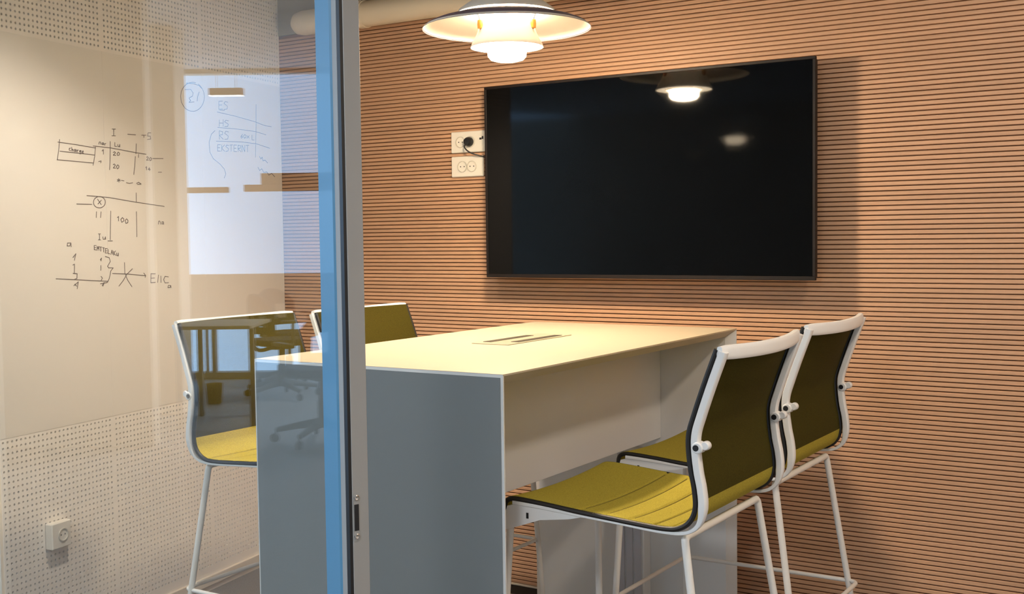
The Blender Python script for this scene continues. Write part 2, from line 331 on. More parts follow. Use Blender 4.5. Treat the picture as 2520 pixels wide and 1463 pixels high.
INK = {'table':[[(1.288,1.681),(1.205,1.678),(1.118,1.673)],[(1.28,1.69),(1.284,1.662),(1.293,1.623)],[(1.294,1.624),(1.219,1.623),(1.129,1.622)],[(1.28,1.652),(1.202,1.651),(1.121,1.649)],[(1.117,1.676),(1.122,1.645),(1.131,1.614)],[(1.128,1.679),(1.046,1.678),(0.909,1.669),(0.863,1.667)],[(1.045,1.7),(1.048,1.649),(1.052,1.603)],[(0.913,1.701),(0.917,1.665)],[(0.92,1.656),(0.925,1.621),(0.931,1.592)],[(1.232,1.665),(1.238,1.664),(1.239,1.658),(1.232,1.657)],[(1.227,1.668),(1.227,1.656),(1.225,1.662),(1.221,1.661),(1.221,1.656)],[(1.209,1.662),(1.215,1.662),(1.216,1.656),(1.211,1.656),(1.209,1.662),(1.208,1.655)],[(1.204,1.661),(1.203,1.654),(1.202,1.66),(1.197,1.661)],[(1.185,1.66),(1.191,1.66),(1.192,1.655),(1.186,1.657),(1.185,1.66),(1.187,1.649),(1.192,1.649)],[(1.181,1.655),(1.174,1.657),(1.176,1.66),(1.18,1.656),(1.179,1.652),(1.174,1.653)],[(1.1,1.687),(1.099,1.693),(1.095,1.695),(1.092,1.693),(1.091,1.687)],[(1.078,1.693),(1.085,1.692),(1.086,1.687),(1.081,1.687),(1.078,1.693),(1.078,1.686)],[(1.073,1.691),(1.072,1.685),(1.071,1.69),(1.066,1.692)],[(1.022,1.698),(1.023,1.685),(1.013,1.685)],[(1.008,1.692),(1.007,1.685),(1.001,1.685),(0.998,1.693),(0.998,1.684)],[(1.034,1.743),(1.017,1.744)],[(1.026,1.744),(1.027,1.72)],[(1.036,1.72),(1.018,1.721)],[(0.956,1.731),(0.915,1.732)],[(0.884,1.733),(0.86,1.735)],[(0.871,1.734),(0.872,1.726)],[(0.834,1.745),(0.849,1.744),(0.852,1.732),(0.838,1.733),(0.836,1.723),(0.854,1.72)],[(1.086,1.665),(1.08,1.67),(1.08,1.654)],[(1.104,1.628),(1.092,1.631),(1.094,1.624)],[(1.032,1.663),(1.025,1.666),(1.02,1.663),(1.032,1.654),(1.019,1.654)],[(1.006,1.666),(1.013,1.66),(1.01,1.654),(1.002,1.656),(1.0,1.662),(1.006,1.666)],[(1.034,1.621),(1.028,1.624),(1.023,1.62),(1.034,1.61),(1.022,1.61)],[(1.011,1.622),(1.018,1.616),(1.014,1.608),(1.007,1.611),(1.005,1.618),(1.011,1.622)],[(0.903,1.665),(0.904,1.653)],[(0.861,1.656),(0.856,1.659),(0.851,1.655),(0.862,1.646),(0.85,1.647)],[(0.84,1.657),(0.846,1.652),(0.843,1.645),(0.836,1.648),(0.834,1.654),(0.84,1.657)],[(0.828,1.654),(0.771,1.657)],[(0.867,1.619),(0.863,1.623),(0.863,1.611)],[(0.847,1.62),(0.854,1.613),(0.843,1.614)],[(0.846,1.617),(0.847,1.609)],[(0.8,1.606),(0.781,1.607)],[(1.009,1.575),(1.008,1.562)],[(1.016,1.571),(1.0,1.567)],[(1.016,1.565),(1.002,1.572)],[(0.995,1.569),(0.982,1.568)],[(0.97,1.562),(0.955,1.56),(0.938,1.563)],[(0.918,1.561),(0.907,1.566),(0.894,1.56),(0.914,1.558)]],'number':[[(0.554,1.951),(0.54,1.944),(0.529,1.934),(0.522,1.923),(0.519,1.909),(0.521,1.895),(0.528,1.881),(0.538,1.869),(0.552,1.858),(0.568,1.85),(0.586,1.845),(0.604,1.844),(0.62,1.846),(0.635,1.851),(0.647,1.86),(0.656,1.87),(0.66,1.883),(0.661,1.896),(0.657,1.91),(0.649,1.923),(0.637,1.934),(0.622,1.944),(0.606,1.95),(0.588,1.954),(0.571,1.954)],[(0.625,1.947),(0.58,1.949),(0.55,1.946),(0.535,1.937)],[(0.635,1.921),(0.601,1.926),(0.587,1.914),(0.591,1.902),(0.612,1.892),(0.603,1.884),(0.613,1.876),(0.583,1.881)],[(0.55,1.922),(0.56,1.904),(0.564,1.886)]],'chart':[[(1.165,1.512),(1.058,1.508),(0.922,1.495),(0.772,1.483)],[(1.213,1.483),(1.143,1.483)],[(1.122,1.459),(1.124,1.439)],[(1.1,1.459),(1.103,1.439)],[(1.053,1.462),(1.06,1.363)],[(1.071,1.36),(1.049,1.36)],[(0.921,1.528),(0.922,1.495)],[(0.923,1.462),(0.925,1.373)],[(1.115,1.501),(1.098,1.483)],[(1.097,1.498),(1.114,1.485)],[(1.078,1.492),(1.08,1.485),(1.085,1.479),(1.093,1.475),(1.102,1.472),(1.112,1.472),(1.122,1.474),(1.129,1.478),(1.134,1.484),(1.135,1.491),(1.133,1.497),(1.128,1.503),(1.12,1.507),(1.111,1.51),(1.101,1.51),(1.091,1.508),(1.084,1.504),(1.079,1.498),(1.078,1.492)],[(1.021,1.44),(1.015,1.444),(1.016,1.428)],[(0.996,1.44),(1.004,1.434),(1.0,1.424),(0.99,1.428),(0.989,1.436),(0.996,1.44)],[(0.975,1.436),(0.983,1.43),(0.979,1.42),(0.969,1.423),(0.968,1.431),(0.975,1.436)],[(0.808,1.418),(0.806,1.428),(0.801,1.43),(0.797,1.426),(0.796,1.418)],[(0.779,1.427),(0.787,1.427),(0.789,1.419),(0.782,1.419),(0.779,1.427),(0.778,1.417)]],'notes':[[(1.116,1.384),(1.106,1.384)],[(1.111,1.384),(1.112,1.364)],[(1.117,1.364),(1.107,1.364)],[(1.095,1.374),(1.094,1.366),(1.086,1.366),(1.083,1.374),(1.082,1.365)],[(1.128,1.345),(1.138,1.345),(1.138,1.331),(1.129,1.33)],[(1.138,1.338),(1.13,1.338)],[(1.125,1.328),(1.124,1.342),(1.12,1.334),(1.116,1.342),(1.116,1.328)],[(1.112,1.34),(1.102,1.339)],[(1.107,1.34),(1.107,1.325)],[(1.098,1.337),(1.089,1.336)],[(1.094,1.337),(1.094,1.322)],[(1.075,1.334),(1.085,1.334),(1.086,1.319),(1.076,1.319)],[(1.085,1.326),(1.078,1.326)],[(1.072,1.331),(1.072,1.316),(1.064,1.316)],[(1.059,1.313),(1.053,1.328),(1.049,1.313)],[(1.057,1.319),(1.051,1.319)],[(1.045,1.325),(1.045,1.31)],[(1.035,1.325),(1.045,1.318),(1.035,1.31)],[(1.031,1.318),(1.03,1.309),(1.025,1.308),(1.022,1.318),(1.022,1.307)],[(1.245,1.355),(1.26,1.355),(1.262,1.345),(1.25,1.345),(1.245,1.355),(1.244,1.342)],[(1.238,1.307),(1.224,1.319),(1.232,1.297)],[(1.239,1.282),(1.232,1.285),(1.234,1.255)],[(1.24,1.255),(1.221,1.253),(1.223,1.238),(1.233,1.235)],[(1.238,1.214),(1.217,1.226),(1.223,1.203)],[(1.234,1.219),(1.225,1.212)],[(1.111,1.296),(1.105,1.302),(1.108,1.292)],[(1.109,1.277),(1.11,1.26)],[(1.11,1.24),(1.104,1.234),(1.11,1.226)],[(1.106,1.208),(1.096,1.219),(1.102,1.206)],[(1.086,1.307),(1.067,1.302),(1.063,1.289),(1.077,1.273),(1.072,1.268),(1.049,1.267),(1.062,1.257),(1.07,1.232),(1.081,1.218),(1.114,1.215)],[(1.316,1.24),(1.224,1.233),(1.077,1.222)]],'arrow':[[(1.054,1.248),(0.974,1.243),(0.885,1.234)],[(0.894,1.244),(0.884,1.234),(0.888,1.228)],[(0.992,1.284),(0.992,1.246),(0.979,1.222),(0.958,1.198)],[(0.953,1.261),(0.983,1.242),(1.003,1.22),(1.024,1.203)],[(0.832,1.239),(0.856,1.24),(0.858,1.208),(0.833,1.208)],[(0.857,1.224),(0.837,1.224)],[(0.821,1.207),(0.815,1.234)],[(0.802,1.23),(0.802,1.206)],[(0.76,1.225),(0.779,1.228),(0.788,1.216),(0.78,1.204),(0.76,1.204)],[(0.748,1.193),(0.762,1.194),(0.765,1.186),(0.753,1.186),(0.748,1.193),(0.747,1.184)]],'list':[[(0.405,1.902),(0.429,1.899),(0.43,1.868),(0.406,1.871)],[(0.43,1.884),(0.41,1.886)],[(0.371,1.901),(0.388,1.902),(0.396,1.894),(0.374,1.885),(0.377,1.874),(0.397,1.87)],[(0.425,1.865),(0.393,1.867)],[(0.429,1.827),(0.43,1.801)],[(0.404,1.83),(0.405,1.803)],[(0.43,1.814),(0.405,1.816)],[(0.369,1.828),(0.387,1.829),(0.395,1.822),(0.372,1.815),(0.375,1.806),(0.396,1.803)],[(0.432,1.751),(0.431,1.784),(0.409,1.782),(0.412,1.77),(0.432,1.767),(0.407,1.753)],[(0.371,1.784),(0.389,1.786),(0.397,1.777),(0.374,1.768),(0.377,1.756),(0.398,1.753)],[(0.279,1.782),(0.29,1.772),(0.288,1.766),(0.278,1.77),(0.281,1.774),(0.29,1.772)],[(0.262,1.782),(0.27,1.776),(0.266,1.767),(0.256,1.771),(0.254,1.778),(0.262,1.782)],[(0.248,1.779),(0.233,1.77)],[(0.232,1.78),(0.249,1.768)],[(0.213,1.784),(0.214,1.764),(0.198,1.765)],[(0.425,1.73),(0.444,1.729),(0.445,1.704),(0.426,1.705)],[(0.445,1.717),(0.43,1.718)],[(0.418,1.731),(0.419,1.705)],[(0.399,1.732),(0.419,1.718),(0.4,1.706)],[(0.373,1.731),(0.386,1.732),(0.392,1.726),(0.375,1.718),(0.378,1.709),(0.393,1.706)],[(0.365,1.733),(0.346,1.735)],[(0.356,1.734),(0.357,1.708)],[(0.319,1.736),(0.338,1.735),(0.339,1.709),(0.32,1.71)],[(0.339,1.722),(0.323,1.723)],[(0.312,1.71),(0.311,1.736),(0.293,1.735),(0.296,1.725),(0.312,1.723),(0.292,1.711)],[(0.285,1.711),(0.284,1.738),(0.265,1.713),(0.264,1.739)],[(0.256,1.739),(0.236,1.74)],[(0.246,1.74),(0.247,1.713)],[(0.441,1.856),(0.32,1.85),(0.194,1.84),(0.124,1.83),(0.072,1.829)],[(0.441,1.796),(0.322,1.8),(0.19,1.8),(0.113,1.792)],[(0.452,1.742),(0.284,1.751),(0.181,1.75),(0.088,1.738)],[(0.179,1.911),(0.184,1.801),(0.192,1.694)],[(0.458,1.783),(0.482,1.767),(0.497,1.735),(0.494,1.697),(0.473,1.673),(0.431,1.654),(0.405,1.637),(0.396,1.618),(0.407,1.601)]],'scribble':[[(0.164,1.7),(0.154,1.69),(0.144,1.698),(0.139,1.683),(0.124,1.687),(0.106,1.676)],[(0.176,1.655),(0.165,1.642),(0.149,1.65),(0.135,1.635),(0.114,1.639),(0.099,1.626),(0.078,1.634),(0.056,1.621)]]}
def ribbon(sts, hw=.0016):
    mb = MB()
    for st in sts:
        for (a, b) in zip(st[:-1], st[1:]):
            p = Vector((a[0], 0, a[1])); q = Vector((b[0], 0, b[1])); t = q-p
            if t.length < 1e-5: continue
            t.normalize(); nn = Vector((t.z, 0, -t.x))*hw; t = t*hw*.5
            vs = [p-nn-t, p+nn-t, q+nn+t, q-nn+t]
            mb.add([LW(v.x, v.z, .0016) for v in vs]+[LW(v.x, v.z, .0007) for v in vs], [(0, 1, 2, 3), (0, 4, 5, 1), (1, 5, 6, 2), (2, 6, 7, 3), (3, 7, 4, 0)])
    return mb
LAB = {'table': 'hand-drawn box and column table in dark marker', 'number': 'circled number 21', 'chart': 'long ruled line with circled cross and the number 100', 'notes': 'column of small numbers with a brace', 'arrow': 'crossed-out arrow pointing to large hand-printed letters', 'list': 'list of short codes ruled with sloping lines', 'scribble': 'dark scribble below the list'}
for k, st in INK.items():
    cl = [[s_] for s_ in st]; go = True
    while go:                                        # strokes that lie close together make one drawing
        go = False
        for i in range(len(cl)):
            for j in range(i+1, len(cl)):
                if min(math.hypot(a[0]-b[0], a[1]-b[1]) for s1_ in cl[i] for a in s1_ for s2_ in cl[j] for b in s2_) < .035:
                    cl[i] += cl[j]; del cl[j]; go = True; break
            if go: break
    cl.sort(key=lambda c: -len(c))
    for i, c in enumerate(cl):
        o = child(obj('marker_drawing', ribbon(c, .0011 if k in ('list',) else .0012), M_inkb if k in ('list', 'scribble') else M_ink), wbd)
        if i == 0: o['label'] = LAB[k]
# ---------------------------------------------------------------- round duct along the top of the slats
dr = .05
t = empty('ceiling_duct', (-1.8, YW-.056, ZT+.026), label='round cream duct running along the top of the slatted wall', category='duct')
prof = [(-1.50, dr)]
mb = MB(); path = [(-1.55, 0, 0), (-1.548, 0, 0), (-1.53, 0, 0), (-1.5, 0, 0), (2.3, 0, 0)]
mb.tube(path, [.012, .028, .044, dr, dr], 24)
obj('pipe', mb, M_duct, t, smooth=True)
mb = MB().tube([(-1.2, 0, 0), (-1.17, 0, 0)], dr+.004, 24)
obj('collar', mb, M_duct, t, smooth=True)
for x in (-1.2, 0, 1.2): obj('hanger', MB().tube([(x, 0, dr*.9), (x, 0, CEIL-ZT-.026)], .004, 6), M_steel, t)

# ---------------------------------------------------------------- glazed partition leaf
GA = math.radians(17)
GT = Vector((-math.cos(GA), math.sin(GA), 0)); GN = Vector((-math.sin(GA), -math.cos(GA), 0)); PG = Vector((-1.3074, 1.5135, 0))
def Gp(v): return PG+GT*v.x-GN*v.y+Vector((0, 0, v.z))      # x along the glass to the left, y into the room
GL = 2.0; GT0 = 2.58
door = empty('door_1', PG, kind='structure', label='framed glass leaf of the meeting room with a blue faced stile and steel strike plate')
def dchild(o): return child(o, door)
dchild(obj('glass_pane', MB().box((.07, .002, .03), (GL, .010, GT0-.04), R=Gp), M_glass, label='clear reflecting glass pane'))
dchild(obj('stile_face', MB().rbox((.0245, -.003, 0), (.0755, .040, GT0), .003, R=Gp), M_blue, label='blue faced strip of the stile'))
dchild(obj('stile', MB().rbox((.010, 0, 0), (.026, .040, GT0), .001, R=Gp).rbox((-.001, .0065, 0), (.012, .040, GT0), .0012, R=Gp), M_alu, label='grey aluminium stile'))
dchild(obj('brush_seal', MB().box((.0, .0006, 0), (.011, .0068, GT0), R=Gp), M_hole, label='black brush seal groove'))
dchild(obj('top_rail', MB().rbox((.0755, -.012, GT0-.05), (GL, .012, GT0), .002, R=Gp), M_alu))
dchild(obj('bottom_rail', MB().rbox((.0755, -.012, 0), (GL, .012, .035), .002, R=Gp), M_alu))
sp = dchild(obj('strike_plate', MB().box((-.0018, .0085, .835), (-.0008, .0195, .918), R=Gp), M_alu, label='strike plate with a slot for the lock hook'))
dchild(obj('lock_slot', MB().rbox((-.0026, .0095, .853), (-.0016, .0185, .899), .0003, R=Gp), M_hole, label='black slot of the strike plate'))
for zz in (.843, .9105):
    mb = MB(); c = Vector((-.0018, .014, zz))
    mb.lathe([(.0052, 0), (.0050, .0015), (.0035, .0024), (.0015, .0018), (.0, .0014)], n=16, R=lambda v, c=c: Gp(Vector((c.x-v.z, c.y+v.x, c.z+v.y))))
    dchild(obj('screw', mb, M_steel, smooth=True))
# header over the glass and doorway
obj('trim_1', MB().box((-2.2, .0, GT0), (GL+.05, .04, CEIL+.1), R=Gp), M_paint, kind='structure')

# ---------------------------------------------------------------- wall mounted television
YT = 3.565
tx0, tx1, tz0, tz1 = -.6705*YT, -.3240*YT, H-.0428*YT, H+.1526*YT
t = empty('television', ((tx0+tx1)/2, YT, tz0), label='large black flat television hanging on the slatted wood wall', category='television')
obj_ = lambda nm, mb, m, **k: child(obj(nm, mb, m, **k), t)
bz = .009
mb = MB()
mb.rbox((tx0, YT-.002, tz0), (tx1, YT+.012, tz0+.013), .001).rbox((tx0, YT-.002, tz1-bz), (tx1, YT+.012, tz1), .001)
mb.rbox((tx0, YT-.002, tz0+.013), (tx0+bz, YT+.012, tz1-bz), .001).rbox((tx1-bz, YT-.002, tz0+.013), (tx1, YT+.012, tz1-bz), .001)
obj_('bezel', mb, M_bezel)
obj_('screen', MB().box((tx0+bz, YT, tz0+.013), (tx1-bz, YT+.008, tz1-bz)), M_screen, label='glossy switched-off screen')
obj_('rear_housing', MB().rbox((tx0+.004, YT+.012, tz0+.004), (tx1-.004, YT+.035, tz1-.004), .004), M_bezel)
obj_('wall_mount', MB().rbox((-2.0, YT+.034, 1.45), (-1.5, YT+.086, 1.75), .004), M_grey)

# ---------------------------------------------------------------- sockets
def socket_unit(name, loc, rz, wid, hei, dep, cups, label, extra=False):
    t = empty(name, loc, rz, label=label, category='outlet')
    obj('faceplate', MB().rbox((0, -dep, 0), (wid, 0, hei), .003), M_socket, t)
    for cx in cups:
        mb = MB(); cz = hei/2
        mb.lathe([(.0215, 0), (.0215, .003), (.019, .0035), (.0185, -.0015), (.0, -.0015)], n=28, R=lambda v: Vector((cx+v.x, -dep-v.z-.0003, cz+v.y)))
        o = obj('socket_cup', mb, mat('socket_cup_plastic', (.66, .62, .54), .4), t, smooth=True)
        for sx in (-.0085, .0085):
            m2 = MB().lathe([(.0024, 0), (.0024, .001), (0, .001)], n=10, R=lambda v: Vector((cx+sx+v.x, -dep-.0002-v.z+.0008, cz+v.y)))
            obj('pin_hole', m2, M_hole, o)
    return t
YS = YW-.0005
so1 = socket_unit('wall_outlet', (-2.602, YS, 1.678), 0, .160, .080, .011, (.045, .090), 'upper cream double wall outlet half hidden by the television, black plug in it')
so2 = socket_unit('wall_outlet', (-2.602, YS, 1.586), 0, .147, .078, .011, (.052, .096), 'lower cream double wall outlet beside the television, nothing plugged in')
m2 = MB().rbox((.132, -.0118, .045), (.142, -.0108, .053), .0003).rbox((.143, -.0118, .047), (.150, -.0108, .058), .0003)
obj('data_port', m2, M_hole, so1)
so1['group'] = 'outlets beside the television'; so2['group'] = 'outlets beside the television'
rzl = math.atan2(WD.y, WD.x)
p = LW(1.3165, .376, .0)
so3 = socket_unit('wall_outlet', LW(1.400, .374, .0006), math.atan2(-WD.y, -WD.x), .084, .084, .030, (.047,), 'single cream box outlet low on the perforated left wall, casting a shadow below')
pc = empty('power_cord', (-2.512, YS-.0125, 1.717), label='black power plug and cord running from the upper outlet behind the television', category='cord')
mb = MB().lathe([(.016, 0), (.0175, .004), (.0175, .016), (.013, .026), (0, .028)], n=24, R=lambda v: Vector((v.x, -v.z, v.y)))
obj('plug', mb, M_hole, pc, smooth=True)
obj('cable', MB().tube(smoothpath([(-.004, -.022, -.010), (-.008, -.026, -.022), (.012, -.024, -.040), (.040, -.012, -.052), (.066, .010, -.060), (.12, .03, -.064)], 6), .0027, 8), M_hole, pc, smooth=True)

# ---------------------------------------------------------------- table
X0, X1, Y0, Y1 = -2.1084, -1.3655, 2.0933, 3.4388
ZT1 = H-.300; ED = .004; TH = .026; BV = .028
tb = empty('bar_table', ((X0+X1)/2, (Y0+Y1)/2, 0), label='tall white table with waterfall end panels under the pendant lamp', category='table')
def tch(o): return child(o, tb)
def frustum(o4, e4, i4):                              # outer, edge, inner corner loops
    mb = MB(); mb.add(o4+e4+i4, [(0, 1, 2, 3), (8, 11, 10, 9)]+[(k, k+4, (k+1) % 4+4, (k+1) % 4) for k in range(4)]+[(k+4, k+8, (k+1) % 4+8, (k+1) % 4+4) for k in range(4)])
    return mb
g = .0006
top = frustum([(X0, Y0+g, ZT1), (X1, Y0+g, ZT1), (X1, Y1, ZT1), (X0, Y1, ZT1)],
              [(X0, Y0+ED+g, ZT1-ED), (X1, Y0+ED+g, ZT1-ED), (X1, Y1-ED, ZT1-ED), (X0, Y1-ED, ZT1-ED)],
              [(X0+BV, Y0+TH+g, ZT1-TH), (X1-BV, Y0+TH+g, ZT1-TH), (X1-BV, Y1-TH, ZT1-TH), (X0+BV, Y1-TH, ZT1-TH)])
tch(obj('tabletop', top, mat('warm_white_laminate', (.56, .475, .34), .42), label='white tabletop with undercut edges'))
def endp(y, s):
    zt = ZT1-g
    return frustum([(X0, y, .004), (X1, y, .004), (X1, y, zt), (X0, y, zt)],
                   [(X0, y+s*ED, .004), (X1, y+s*ED, .004), (X1, y+s*ED, zt-ED), (X0, y+s*ED, zt-ED)],
                   [(X0+BV, y+s*TH, .004), (X1-BV, y+s*TH, .004), (X1-BV, y+s*TH, zt-TH), (X0+BV, y+s*TH, zt-TH)])
ep = tch(obj('end_panel', endp(Y0, 1), M_lam, label='near end panel with shade-toned face and white edging'))
tch(obj('end_face', MB().box((X0+.0045, Y0-.0012, .004), (X1-.0065, Y0-.0002, ZT1-.0075)), M_end, label='face of the near end panel, its shade painted as grey'))
tch(obj('end_panel', endp(Y1, -1), M_lam))
XM = -1.616
tch(obj('modesty_panel', MB().rbox((XM-.02, Y0+TH+.001, .698), (XM, Y1-TH-.001, ZT1-TH-.001), .001), M_lam, label='long upright panel under the tabletop'))
cdx = tch(obj('cable_duct', MB().rbox((-1.752, Y1-TH-.052, .0), (-1.655, Y1-TH-.001, .66), .003), M_lam))
for xx in (-1.747, -1.717, -1.687):
    child(obj('duct_cover', MB().rbox((xx, Y1-TH-.056, .01), (xx+.024, Y1-TH-.0525, .655), .001), mat('duct_grey', (.50, .48, .50), .4)), cdx) if False else tch(obj('duct_cover', MB().rbox((xx, Y1-TH-.057, .01), (xx+.024, Y1-TH-.0525, .655), .001), mat('duct_grey', (.50, .48, .50), .4)))
pb = tch(obj('power_box', MB().rbox((-1.838, 2.66, ZT1+.0003), (-1.716, 3.01, ZT1+.0025), .0008), mat('power_box_frame', (.46, .40, .29), .35), label='flush power box lid in the tabletop'))
tch(obj('power_box_slot', MB().box((-1.826, 2.70, ZT1+.0026), (-1.800, 2.93, ZT1+.0036)), mat('slot_dark', (.05, .04, .025), .6)))
tch(obj('power_box_slot', MB().box((-1.752, 2.73, ZT1+.0026), (-1.726, 2.97, ZT1+.0036)), MATS['slot_dark']))

# ---------------------------------------------------------------- bar stools
W2 = .232                                              # half width
def interp_profile(P, n=6): return [(p.x, p.z) for p in smoothpath([(a, 0, b) for a, b in P], n)]
SP = [(-.004, .736), (-.002, .750), (.008, .760), (.032, .763), (.10, .759), (.185, .752), (.28, .746), (.364, .741), (.407, .741), (.430, .746), (.449, .758), (.461, .776), (.466, .800), (.463, .835), (.456, .870), (.451, .914), (.452, .948), (.463, .985), (.485, 1.048), (.507, 1.106), (.514, 1.124)]
RP = [(.02, .755), (.10, .752), (.20, .745), (.30, .739), (.38, .734), (.430, .735), (.458, .744), (.477, .765), (.483, .800), (.480, .835), (.473, .870), (.468, .914), (.469, .948), (.480, .985), (.502, 1.048), (.524, 1.106), (.529, 1.120)]
def bow(z): return .030*max(0, min(1, (z-.80)/.30))**1.2
def sheet(P, th, crease=True):
    mb = MB(); pr = interp_profile(P, 26 if crease else 6); nv = 14; m = len(pr)
    cr = (.19, .25, .31, .37, .415)
    def off(i, s):
        a = Vector((pr[min(i+1, m-1)][0]-pr[max(i-1, 0)][0], pr[min(i+1, m-1)][1]-pr[max(i-1, 0)][1])).normalized()
        d = s*th
        if crease and pr[i][1] < .77 and s > 0:
            for c in cr: d -= .004*math.exp(-((pr[i][0]-c)/.0026)**2)
        return pr[i][0]-a.y*d, pr[i][1]+a.x*d
    for s in (1, 0):
        for i in range(m):
            for k in range(nv+1):
                v = -W2+2*W2*k/nv; q = 1-(v/W2)**2
                uu, zz = off(i, s)
                seatw = max(0, min(1, (.45-pr[i][0])/.1)) if pr[i][1] < .78 else 0
                mb.v.append((uu+bow(pr[i][1])*q, v*.985, zz-.010*q*seatw))
    n1 = nv+1; o = m*n1
    for i in range(m-1):
        for k in range(nv):
            a = i*n1+k; mb.f.append((a, a+1, a+n1+1, a+n1)); mb.f.append((o+a, o+a+n1, o+a+n1+1, o+a+1))
        for k in (0, nv): a = i*n1+k; mb.f.append((a, a+n1, o+a+n1, o+a))
    for k in range(nv):
        mb.f.append((k, o+k, o+k+1, k+1)); a = (m-1)*n1+k; mb.f.append((a, a+1, o+a+1, o+a))
    return mb
def make_stool():
    t = empty('bar_stool')
    ib = 13
    obj('seat', sheet(SP[:ib], .006), M_seat, t, smooth=True, label='olive yellow felt seat with stitched cross lines')
    obj('backrest', sheet(SP[ib-1:], .004, False), M_backf, t, smooth=True, label='curved olive backrest, shade painted into its dark tone')
    for us in (.19, .25, .31, .37, .415):            # stitched cross seams
        zs = next(z for (a, z) in interp_profile(SP[:ib], 30) if a >= us)
        obj('seam', MB().tube([(us, W2*.985*(-.86+1.78*k/12), zs+.0034-.010*(1-(-.86+1.78*k/12)**2)*max(0, min(1, (.45-us)/.1))) for k in range(13)], .0015, 6), mat('seam_thread', (.20, .155, .02), .9), t)
    pr = interp_profile(SP, 5)
    for sd in (-1, 1):
        obj('piping', MB().tube([(a, sd*(W2-.001), b) for a, b in pr], .0058, 8), M_black, t, smooth=True)
        rp = interp_profile(RP, 5)
        rad = [.0048+.0060*max(0, min(1, (z-.742)/.05)) if z < .80 else .0108 for _, z in rp]
        rl = obj('side_rail', MB().tube([(a, sd*(W2-.002), b) for a, b in rp], rad, 12, sq=(.85, 1.0)), M_white, t, smooth=True)
        # pivot knob
        mb = MB().lathe([(.0, -.0125), (.010, -.0125), (.0125, -.010), (.0125, .010), (.010, .0125), (0, .0125)], n=20, R=lambda v: Vector((.474+v.x, sd*(W2-.002)+v.z, .920+v.y)))
        mb.lathe([(0, -.009), (.0075, -.009), (.0095, -.006), (.0095, .006), (.0075, .009), (0, .009)], n=16, R=lambda v: Vector((.490+v.x, sd*(W2-.002)+v.z, .925+v.y)))
        obj('pivot_knob', mb, M_white, t, smooth=True)
        for s2 in (-1, 1):
            obj('screw_hole', MB().lathe([(.0065, 0), (.0065, .0016), (0, .0016)], n=16, R=lambda v: Vector((.472+v.x, sd*(W2-.002)+s2*(.0121+v.z), .920+v.y))), M_hole, t)
        # cast bracket under the front corner
        poly = [(.004, .745), (.028, .752), (.10, .750), (.20, .742), (.165, .733), (.09, .722), (.03, .700), (.0, .690), (-.006, .715)]
        yb = sd*(W2-.004)
        obj('front_bracket', MB().prism(poly, yb-.005, yb+.005), M_white, t)
        obj('screw_slot', MB().rbox((.055, yb+sd*.0052-.0008, .722), (.061, yb+sd*.0052+.0008, .735), .0003), M_hole, t)
    # top bar, bowed backwards
    path = []
    for k in range(21):
        v = -W2-.004+(2*W2+.008)*k/20; q = 1-(v/(W2+.004))**2
        path.append((.522+.030*q, v, 1.118-.004*q))
    mb = MB().tube(path, [.8, .97]+[1]*(len(path)-4)+[.97, .8], 14, sq=(.0155, .0085))
    obj('top_bar', mb, M_white, t, smooth=True)
    def lg(u0, su, z0, sd, z): return Vector((u0+su*(z0-z), sd*(W2-.022+.074*(z0-z)), z))
    rr = .0088
    for nm, u0, su, z0 in (('front', -.002, -.035, .700), ('rear', .432, .155, .722)):
        c0, c1 = lg(u0, su, z0, -1, z0), lg(u0, su, z0, 1, z0)
        obj('cross_tube', MB().tube([c0+Vector((0, .026, 0)), c1-Vector((0, .026, 0))], rr, 12), M_tube, t, smooth=True)
        for sd in (-1, 1):
            top_ = lg(u0, su, z0, sd, z0)
            pth = fillet([top_-Vector((0, sd*.028, 0)), top_, lg(u0, su, z0, sd, .012)], .026)
            l = obj('leg', MB().tube(pth, rr, 12), M_tube, t, smooth=True)
            e = lg(u0, su, z0, sd, 0)
            obj('glide', MB().lathe([(.011, 0), (.011, .012), (.009, .014)], c=(e.x, e.y, 0), n=12), M_grey, l)
    zr = .362
    a0, a1 = lg(-.002, -.035, .700, -1, zr), lg(-.002, -.035, .700, 1, zr); b1, b0 = lg(.432, .155, .722, 1, zr), lg(.432, .155, .722, -1, zr)
    ex = Vector((.028, 0, 0)); ox = Vector((-.0, 0, 0))
    P = [a0+ox, a1+ox, b1+ex, b0+ex]
    # rounded closed loop
    loop = []
    for i in range(4):
        p = P[i]; a = P[i-1]-p; b = P[(i+1) % 4]-p; q = .03
        for k in range(6):
            tt = k/5; loop.append((1-tt)**2*(p+a.normalized()*q)+2*tt*(1-tt)*p+tt*tt*(p+b.normalized()*q))
    obj('footrest', MB().tube(loop, .0062, 10, closed=True), M_tube, t, smooth=True)
    # support plate under the seat
    obj('seat_plate', MB().rbox((.12, -.10, .724), (.34, .10, .729), .002), M_white, t)
    return t
st0 = make_stool()
GR = 'bar stools around the tall table'
stools = [(-1.430, 2.430, 0, 'olive bar stool nearest the camera on the right side of the table'),
          (-1.452, 3.035, 0, 'olive bar stool on the right side of the table, closer to the slatted wall'),
          (-2.050, 2.487, PI, 'olive bar stool seen through the glass, in front of the whiteboard wall'),
          (-1.985, 2.985, PI, 'olive bar stool behind the table, just right of the blue post, only its back showing')]
for i, (x, y, rz, lb) in enumerate(stools):
    o = st0 if i == 0 else copy_tree(st0)
    o.location = (x, y, 0); o.rotation_euler = (0, 0, rz); o['label'] = lb; o['category'] = 'stool'; o['group'] = GR

